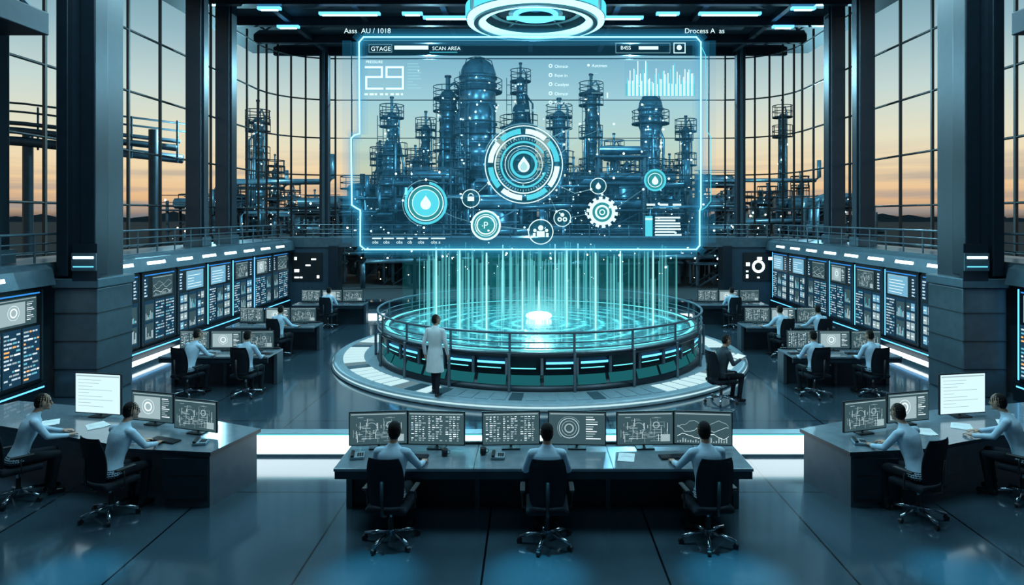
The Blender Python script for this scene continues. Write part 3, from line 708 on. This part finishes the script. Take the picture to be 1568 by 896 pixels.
def ppr(x,y,rz,z=.752,n=2):
    b=MB('paper_sheets')
    for i in range(n): b.box((i*.03,i*.015,.002+i*.002),(.21,.297,.002),M_paper,rz=i*.1)
    b.box((.0,.02,.0062),(.14,.004,.0006),M_mid);b.obj((x,y,z),rz)
def phone(x,y,rz,z=.752):
    b=MB('desk_phone');b.box((0,0,.02),(.18,.2,.035),M_light,bev=.008);b.box((-.06,0,.05),(.045,.2,.03),M_black,bev=.01)
    for i in range(3):
        for j in range(4): b.box((.01+i*.028,-.06+j*.03,.04),(.02,.02,.008),M_black)
    b.obj((x,y,z),rz)
def mug(x,y,z=.752):
    b=MB('coffee_mug');b.lathe([(.001,.005),(.035,.005),(.04,.01),(.04,.095),(.036,.095),(.034,.02),(.001,.015)],M_black,20)
    b.tube([(.04+.0,0,.075),(.065,0,.07),(.07,0,.05),(.062,0,.03),(.04,0,.025)],.005,M_black,6);b.obj((x,y,z))
def kb(x,y,r): link(KB,'keyboard',(x,y,.752),r)
kb(-1.55,8.5,-.1);kb(.2,8.52,0);kb(1.9,8.5,.12)
phone(-2.25,8.5,.2);mug(-1.12,8.55);ppr(1.25,8.5,-.2,n=1);phone(-.42,8.5,0);mug(-.62,8.6)
kb(-5.1,9.12,-.35);kb(5.2,9.12,.35);ppr(-5.85,9.4,.4);ppr(-6.5,9.75,.7,n=3);ppr(5.7,9.5,-.4,n=3);ppr(6.4,9.75,-.6,n=3);phone(-4.55,9.02,.2);phone(4.55,9.02,-.2);ppr(-7.3,9.9,.5,n=2);ppr(7.2,9.9,-.5,n=2)
for s in(-1,1):
    for (x,y) in((6.1,14.85),(7.4,14.85),(6.9,18.7),(7.3,23.25)): kb(s*x,y,0)
# ------------------------------------------------------------ office chair
def chair():
    b=MB('office_chair')
    for k in range(5):
        a=pi/2+k*2*pi/5+.3;c,s_=math.cos(a),math.sin(a)
        b.tube([(0.03*c,.03*s_,.13),(.18*c,.18*s_,.115),(.33*c,.33*s_,.085)],.022,M_chrome,8)
        b.cyl((.33*c-.02*s_,.33*s_+.02*c,.032),(.33*c+.02*s_,.33*s_-.02*c,.032),.032,M_black,12);b.cyl((.33*c,.33*s_,.04),(.33*c,.33*s_,.09),.012,M_chrome,6)
    b.cyl((0,0,.09),(0,0,.16),.045,M_chrome,14);b.cyl((0,0,.15),(0,0,.30),.03,M_black,12);b.cyl((0,0,.29),(0,0,.40),.02,M_chrome,10)
    b.box((0,0,.405),(.22,.26,.04),M_black,bev=.01)
    b.box((0,.01,.455),(.50,.48,.075),M_fabric,bev=.032)
    n=10;m=14;vs=[];
    for side in(0,1):
        for i in range(n+1):
            t=i/n;z=.52+.58*t;w=.225*(1-.12*(2*t-1)**4)*(.9+.1*math.sin(pi*t));yb=-.235-.07*t+.025*math.sin(pi*t*1.1)
            for j in range(m+1):
                u=-1+2*j/m;e=1-abs(u)**6;th=.03*e*(1-abs(2*t-1)**8)+.006
                y=yb+.045*u*u+(th if side==0 else -th);vs.append((u*w,y,z))
    fs=[];S=(n+1)*(m+1)
    for i in range(n):
        for j in range(m):
            a=i*(m+1)+j;fs.append((a,a+1,a+m+2,a+m+1)[::-1]);fs.append((S+a,S+a+1,S+a+m+2,S+a+m+1))
    for i in range(n):
        a=i*(m+1);fs.append((a,a+m+1,S+a+m+1,S+a));a+=m;fs.append((a,S+a,S+a+m+1,a+m+1))
    for j in range(m):
        fs.append((j,S+j,S+j+1,j+1));a=n*(m+1)+j;fs.append((a,a+1,S+a+1,S+a))
    b.add(vs,fs,M_fabric,True)
    b.tube([(0,-.05,.40),(0,-.2,.40),(0,-.31,.46),(0,-.325,.6),(0,-.335,.85)],.022,M_black,8)
    for s in(-1,1):
        b.tube([(s*.2,0,.41),(s*.29,0,.43),(s*.3,-.02,.6),(s*.29,-.03,.655)],.014,M_black,8);b.box((s*.29,.0,.665),(.06,.26,.03),M_black,bev=.012)
    return b.mesh()
CH=chair()
# ------------------------------------------------------------ people
T_shirt=pbr('shirt_pale_blue',(.42,.57,.70),.85,bump=.35,nscale=9,var=.10,spec=.2)
T_coat=pbr('lab_coat_white',(.58,.65,.68),.85,bump=.35,nscale=8,var=.06,spec=.2)
T_pant=pbr('trousers_dark',(.008,.012,.018),.9,bump=.2,nscale=9,spec=.2)
T_skin=pbr('skin',(.40,.23,.16),.5,var=.06)
T_hair=pbr('hair_dark',(.006,.005,.005),.8,nscale=80,bump=.5,spec=.2)
T_shoe=pbr('shoe_black',(.006,.006,.008),.3)
T_eye=pbr('eye_dark',(.02,.015,.012),.2)
T_lip=pbr('lips',(.36,.15,.12),.5)
T_dark=pbr('jacket_dark',(.02,.035,.05),.8,bump=.2,nscale=9)
TM=[T_shirt,T_coat,T_pant,T_skin,T_hair,T_shoe,T_eye,T_lip,T_dark]
SH,CO,PA,SK,HA,SO,EY,LI,DK=range(9)
class Fig:
    def __init__(s): s.v=[];s.f=[];s.t=[]
    def add(s,vs,fs,tag):
        o=len(s.v);s.v+= [Vector(v) for v in vs];s.f+=[[o+i for i in f] for f in fs];s.t+=[tag]*len(vs)
    def rings(s,R_,tag,n=16):
        vs=[];fs=[]
        for c,u,w in R_:
            for j in range(n): a=2*pi*j/n;vs.append(c+u*math.cos(a)+w*math.sin(a))
        for i in range(len(R_)-1):
            for j in range(n): fs.append((i*n+j,i*n+(j+1)%n,(i+1)*n+(j+1)%n,(i+1)*n+j))
        fs.append(tuple(range(n))[::-1]);k=len(R_)-1;fs.append(tuple(range(k*n,k*n+n)));s.add(vs,fs,tag)
    def cap(s,p0,r0,p1,r1,tag,n=14):
        p0=Vector(p0);p1=Vector(p1);d=p1-p0;L=d.length;d.normalize();u=d.orthogonal().normalized();w=d.cross(u);R_=[]
        for a in(-88,-60,-30): a=math.radians(a);R_.append((p0+d*r0*math.sin(a),u*r0*math.cos(a),w*r0*math.cos(a)))
        k=max(2,int(L/.015))
        for i in range(k+1): t=i/k;r=r0+(r1-r0)*t;R_.append((p0+d*L*t,u*r,w*r))
        for a in(30,60,88): a=math.radians(a);R_.append((p1+d*r1*math.sin(a),u*r1*math.cos(a),w*r1*math.cos(a)))
        s.rings(R_,tag,n)
    def ell(s,c,r,tag,rot=None,n=18,m=12):
        c=Vector(c);R_=[]
        X=Vector((1,0,0));Y=Vector((0,1,0));Z=Vector((0,0,1))
        if rot: X,Y,Z=rot
        for i in range(m+1):
            t=math.radians(-88+176*i/m);R_.append((c+Z*r[2]*math.sin(t),X*r[0]*math.cos(t),Y*r[1]*math.cos(t)))
        s.rings(R_,tag,n)
    def loft(s,P,tag,n=28):
        R_=[];K=len(P)
        for i in range(K-1):
            p0,p1,p2,p3=P[max(i-1,0)],P[i],P[i+1],P[min(i+2,K-1)]
            st=max(2,int(abs(p2[2]-p1[2])/.02))
            for k in range(st):
                t=k/st;q=[.5*((2*p1[j])+(-p0[j]+p2[j])*t+(2*p0[j]-5*p1[j]+4*p2[j]-p3[j])*t*t+(-p0[j]+3*p1[j]-3*p2[j]+p3[j])*t**3) for j in range(5)]
                R_.append((Vector(q[:3]),Vector((q[3],0,0)),Vector((0,q[4],0))))
        q=P[-1];R_.append((Vector(q[:3]),Vector((q[3],0,0)),Vector((0,q[4],0))));s.rings(R_,tag,n)
    def hand(s,w,d,side,up=Vector((0,0,1)),curl=.35,th=1):
        d=d.normalized();sd=d.cross(up).normalized()*side;n=up-(up.dot(d))*d;n.normalize()
        s.cap(w-d*.01,.026,w+d*.02,.026,SK,10)
        s.ell(w+d*.055,(.042,.017,.05),SK,(sd,n,d),14,8)
        for k,(off,L,r) in enumerate(((-.030,.066,.0085),(-.010,.078,.009),(.010,.074,.009),(.029,.058,.008))):
            p=w+d*.088+sd*off;dd=(d+sd*off*4).normalized();ang=curl*.4
            for fr_ in(.42,.33,.25):
                v=(dd*math.cos(ang)-n*math.sin(ang));p2=p+v*L*fr_;s.cap(p,r,p2,r*.93,SK,8);p=p2;ang+=curl
        p=w+d*.03-sd*.03;v=(d*.75-sd*.6-n*.2).normalized();p2=p+v*.04;s.cap(p,.013,p2,.0105,SK,8);v=(d*.95-sd*.2-n*.2).normalized();s.cap(p2,.0105,p2+v*.035,.009,SK,8)
    def head(s,c,yaw=0,pitch=0):
        i0=len(s.v)
        s.ell((0,0,.01),(.074,.093,.105),SK);s.ell((0,.03,-.055),(.054,.062,.055),SK);s.cap((0,.075,-.09),.022,(0,.08,-.092),.02,SK)
        s.ell((0,-.018,.032),(.080,.093,.094),HA);s.ell((0,-.045,-.015),(.074,.062,.072),HA)
        for q in(-1,1):
            s.ell((q*.077,0,-.005),(.010,.019,.030),SK);s.ell((q*.03,.086,.002),(.013,.009,.008),EY,n=10,m=6)
            s.cap((q*.018,.092,.024),.005,(q*.044,.084,.024),.004,HA,8);s.ell((q*.038,.062,-.03),(.022,.022,.022),SK)
        s.cap((0,.092,.01),.009,(0,.108,-.028),.014,SK,10);s.cap((-.018,.084,-.058),.006,(.018,.084,-.058),.006,LI,8);s.cap((-.008,.09,-.058),.006,(.008,.09,-.058),.006,LI,8)
        M=Matrix.Translation(c)@Matrix.Rotation(yaw,4,'Z')@Matrix.Rotation(pitch,4,'X')
        for i in range(i0,len(s.v)): s.v[i]=M@s.v[i]
    def build(s,name,vox=.0072,tilt=None):
        me=bpy.data.meshes.new(name);me.from_pydata([tuple(v) for v in s.v],[],s.f)
        bm=bmesh.new();bm.from_mesh(me);bmesh.ops.recalc_face_normals(bm,faces=bm.faces);bm.to_mesh(me);bm.free()
        ob=bpy.data.objects.new(name,me);sc.collection.objects.link(ob)
        r=ob.modifiers.new('r','REMESH');r.mode='VOXEL';r.voxel_size=vox;r.use_smooth_shade=True
        q=ob.modifiers.new('s','SMOOTH');q.factor=.5;q.iterations=3
        bpy.context.view_layer.update();dg=bpy.context.evaluated_depsgraph_get();nm=bpy.data.meshes.new_from_object(ob.evaluated_get(dg))
        bpy.data.objects.remove(ob)
        kd=kdtree.KDTree(len(s.v))
        for i,v in enumerate(s.v): kd.insert(v,i)
        kd.balance();nm.materials.clear()
        for m in TM: nm.materials.append(m)
        for p in nm.polygons: p.material_index=s.t[kd.find(p.center)[1]];p.use_smooth=True
        nm.name=name;return nm
def seated(name,arms,yaw=0,lean=0,top=SH,pitch=-.12,twist=0):
    f=Fig();L=lean
    def ty(z): return L*max(0,(z-.55))/.55
    f.loft([(0,-.02,.50,.13,.10),(0,-.02,.57,.175,.13),(0,-.02+ty(.66),.66,.16,.115),(0,-.01+ty(.76),.76,.152,.105),(0,ty(.88),.88,.17,.118),(0,ty(.98),.98,.188,.122),(0,ty(1.05),1.05,.185,.108),(0,ty(1.1),1.10,.125,.08),(0,.01+ty(1.14),1.14,.07,.066),(0,.015+ty(1.165),1.165,.058,.058)],top)
    f.loft([(0,-.02,.49,.15,.12),(0,-.02,.55,.178,.135),(0,-.02+ty(.62),.625,.165,.122)],PA)
    nb=Vector((0,.01+ty(1.12),1.12));hc=Vector((0,.055+ty(1.28),1.285));f.cap(nb,.054,hc+Vector((0,-.03,-.07)),.05,SK)
    f.head(hc,yaw,pitch)
    for q,(el,wr,hd) in zip((-1,1),arms):
        sh=Vector((q*.178,ty(1.06),1.055));el=Vector(el);wr=Vector(wr)
        f.cap((q*.12,ty(1.06),1.06),.06,sh,.058,top);f.cap(sh,.057,el,.043,top);f.cap(el,.044,wr,.030,top)
        d=(wr-el).normalized();f.cap(wr-d*.02,.0335,wr,.0335,top);d.z=0;d.normalize();f.hand(wr+d*.012,Vector(hd) if hd else d,q)
        f.cap((q*.085,.0,.565),.088,(q*.115,.42,.545),.060,PA);f.cap((q*.115,.42,.54),.060,(q*.12,.36,.12),.043,PA);f.cap((q*.12,.36,.14),.048,(q*.12,.36,.11),.05,PA)
        f.cap((q*.12,.335,.05),.040,(q*.13,.48,.038),.034,SO);f.ell((q*.12,.36,.075),(.042,.055,.05),SO)
    return f.build(name)
sym=[((-.26,.14,.82),(-.15,.37,.79),None),((.26,.14,.82),(.15,.37,.79),None)]
rre=[((-.25,.13,.82),(-.14,.36,.79),None),((.28,.20,.85),(.26,.45,.79),None)]
lre=[((-.28,.20,.85),(-.26,.45,.79),None),((.25,.13,.82),(.14,.36,.79),None)]
lng=[((-.27,.28,.86),(-.17,.52,.79),None),((.27,.28,.86),(.15,.52,.79),None)]
tab=[((-.25,.12,.84),(-.17,.34,.90),None),((.25,.12,.84),(.17,.34,.90),None)]
P_sym=seated('seated_operator',sym,0,.02);P_r=seated('seated_operator',rre,.25,.05);P_l=seated('seated_operator',lre,-.2,.05);P_ln=seated('seated_operator',lng,-.15,.17)
P_tb=seated('seated_engineer',tab,0,.06,DK,-.35)
def seat(me,x,y,rz,chair_rz=None,nm='seated_operator'):
    link(me,nm,(x,y,0),rz);link(CH,'office_chair',(x,y,0),rz if chair_rz is None else chair_rz)
seat(P_r,-1.66,7.8,-.12);seat(P_sym,.2,7.78,0);seat(P_l,2.12,7.8,.12)
seat(P_ln,-5.45,8.48,-.42);seat(P_ln,-7.02,8.95,-.75)
seat(P_ln,5.0,8.42,.45);seat(P_ln,6.75,8.95,.75)
for s in(-1,1):
    seat(P_ln if s<0 else P_r,s*7.4,14.1,.25 if s>0 else -.35);seat(P_sym,s*6.15,14.12,s*.2)
    seat(P_r if s<0 else P_l,s*6.95,18.0,s*.3);seat(P_sym,s*7.0,22.6,s*.15)
seat(P_l,8.0,18.02,.2)
seat(P_tb,3.98,13.62,-1.25,nm='seated_engineer')
b=MB('tablet_computer');b.box((0,0,0),(.30,.21,.012),M_black,bev=.004);b.quad([(-.135,-.09,.0065),(.135,-.09,.0065),(.135,.09,.0065),(-.135,.09,.0065)],S_bgw)
o=b.obj((3.98+.43*math.sin(1.25),13.62+.43*math.cos(1.25),.925),-1.25);o.rotation_euler=(.35,0,-1.25)
def standing():
    f=Fig()
    f.loft([(0,-.01,.52,.21,.17),(0,-.01,.62,.20,.16),(0,-.01,.80,.19,.145),(0,0,.95,.18,.135),(0,0,1.08,.155,.115),(0,0,1.22,.175,.125),(0,0,1.34,.195,.125),(0,0,1.42,.19,.11),(0,0,1.47,.125,.08),(0,.005,1.51,.07,.066),(0,.01,1.535,.06,.06)],CO,32)
    f.cap((0,.01,1.49),.054,(0,.025,1.58),.05,SK);f.head(Vector((0,.045,1.655)),-.5,-.05)
    for q,st in((-1,.17),(1,-.14)):
        sh=(q*.185,0,1.42);el=Vector((q*.25,-.03+q*.04,1.14));wr=Vector((q*.25,.05+q*.06,.90))
        f.cap((q*.12,0,1.43),.06,sh,.06,CO);f.cap(sh,.06,el,.047,CO);f.cap(el,.047,wr,.036,CO);f.hand(wr-Vector((0,0,.012)),(wr-el),q,up=Vector((q,0,0)),curl=.4)
        f.cap((q*.09,0,.88),.09,(q*.10,st*.5+.02,.5),.064,PA);f.cap((q*.10,st*.5+.02,.5),.062,(q*.12,st,.10),.045,PA);f.cap((q*.12,st,.12),.05,(q*.12,st,.09),.052,PA)
        f.cap((q*.12,st-.03,.042),.040,(q*.145,st+.13,.036),.034,SO)
    return f.build('scientist_in_lab_coat')
link(standing(),'scientist_in_lab_coat',(-1.98,13.6,.165),-.35,(.94,.94,.94))
# ------------------------------------------------------------ lights
def area(name,loc,size,en,col,rot=(0,0,0),sy=None):
    l=bpy.data.lights.new(name,'AREA');l.energy=en;l.color=col;l.shape='RECTANGLE';l.size=size;l.size_y=sy or size
    o=bpy.data.objects.new(name,l);sc.collection.objects.link(o);o.location=loc;o.rotation_euler=rot;return o
area('overhead_fill',(0,9.5,10.8),5,500,(.46,.86,1),sy=3)  # area fills added out of view to brighten people and floor
area('overhead_fill',(-7,11,10.8),3,520,(.5,.88,1),sy=4);area('overhead_fill',(7,11,10.8),3,520,(.5,.88,1),sy=4)
area('overhead_fill',(-7,19,10.8),3,720,(.46,.87,1),sy=6);area('overhead_fill',(7,19,10.8),3,720,(.46,.87,1),sy=6)
area('overhead_fill',(0,1,9),8,110,(.4,.8,1),rot=(.5,0,0),sy=2)
for x,e in((-5.0,9000),(-1.75,8000),(0.05,9500),(2.2,9000),(4.7,9000)):
    l=bpy.data.lights.new('cyan_patch_fill','SPOT');l.energy=e*1.3;l.color=(.08,.65,.9);l.spot_size=math.radians(7.5);l.spot_blend=1;l.shadow_soft_size=.1  # spots added to imitate cyan reflection patches on the floor
    o=bpy.data.objects.new('cyan_patch_fill',l);sc.collection.objects.link(o);o.location=(x,7.05,10.9);o.rotation_euler=(0,0,0)
for (x,y,z,e) in((PX,PY+.4,2.0,330),(PX-2,PY-1,2.4,130),(PX+2,PY-1,2.4,130)):  # point lights added above the water to carry the pool glow
    l=bpy.data.lights.new('pool_glow_fill','POINT');l.energy=e;l.color=(.25,.9,1);l.shadow_soft_size=.4;o=bpy.data.objects.new('pool_glow_fill',l);sc.collection.objects.link(o);o.location=(x,y,z)
for x,y,z,e in((-16,33,8,2200),(-5,32.5,11,3200),(5,32.5,11,3200),(15,33,8,2000),(0,33,4,900)):  # unseen fills added to brighten the near side of the refinery
    l=bpy.data.lights.new('refinery_fill','POINT');l.energy=e;l.color=(.38,.82,1);l.shadow_soft_size=.1;o=bpy.data.objects.new('refinery_fill',l);sc.collection.objects.link(o);o.location=(x,y,z)
# ------------------------------------------------------------ world
w=bpy.data.worlds.new('sunset_sky');sc.world=w;w.use_nodes=True;nt=w.node_tree;N=nt.nodes;L=nt.links
bg=N['Background'];tc=N.new('ShaderNodeTexCoord');sp=N.new('ShaderNodeSeparateXYZ');L.new(tc.outputs['Generated'],sp.inputs[0])
cr=N.new('ShaderNodeValToRGB');e=cr.color_ramp.elements
e[0].position=0;e[0].color=(.02,.03,.04,1);e[1].position=1;e[1].color=(.03,.08,.14,1)
for p,c in((.499,(.03,.04,.05)),(.501,(.42,.29,.22)),(.512,(.85,.50,.26)),(.53,(.95,.68,.40)),(.553,(.84,.76,.56)),(.585,(.60,.70,.66)),(.62,(.33,.50,.56)),(.66,(.14,.31,.39)),(.75,(.07,.18,.25))):
    x=e.new(p);x.color=(*c,1)
mr=N.new('ShaderNodeMapRange');mr.inputs[1].default_value=-1;mr.inputs[2].default_value=1;L.new(sp.outputs[2],mr.inputs[0]);L.new(mr.outputs[0],cr.inputs[0])
mp=N.new('ShaderNodeMapping');mp.inputs['Scale'].default_value=(2,2,40);L.new(tc.outputs['Generated'],mp.inputs[0])
no=N.new('ShaderNodeTexNoise');no.inputs['Scale'].default_value=1.6;no.inputs['Detail'].default_value=5;L.new(mp.outputs[0],no.inputs['Vector'])
c2=N.new('ShaderNodeValToRGB');c2.color_ramp.elements[0].position=.47;c2.color_ramp.elements[0].color=(0,0,0,1);c2.color_ramp.elements[1].position=.66;c2.color_ramp.elements[1].color=(1,1,1,1);L.new(no.outputs['Fac'],c2.inputs[0])
m2=N.new('ShaderNodeMapRange');m2.inputs[1].default_value=.02;m2.inputs[2].default_value=.11;m2.inputs[3].default_value=.75;m2.inputs[4].default_value=0;L.new(sp.outputs[2],m2.inputs[0])
mm=N.new('ShaderNodeMath');mm.operation='MULTIPLY';L.new(c2.outputs[0],mm.inputs[0]);L.new(m2.outputs[0],mm.inputs[1])
mx=N.new('ShaderNodeMixRGB');mx.inputs[2].default_value=(.22,.26,.31,1);L.new(mm.outputs[0],mx.inputs[0]);L.new(cr.outputs[0],mx.inputs[1])
L.new(mx.outputs[0],bg.inputs[0]);bg.inputs[1].default_value=1.0
# ------------------------------------------------------------ camera
cam=bpy.data.cameras.new('camera');co=bpy.data.objects.new('camera',cam);sc.collection.objects.link(co);sc.camera=co
co.location=(0,0,3.9);co.rotation_euler=(pi/2,0,0);cam.sensor_width=36;cam.lens=36*1000/1568
cam.shift_x=-28/1568;cam.shift_y=-118/1568;cam.clip_end=2000
sc.cycles.transparent_max_bounces=48
sc.view_settings.view_transform='Standard'
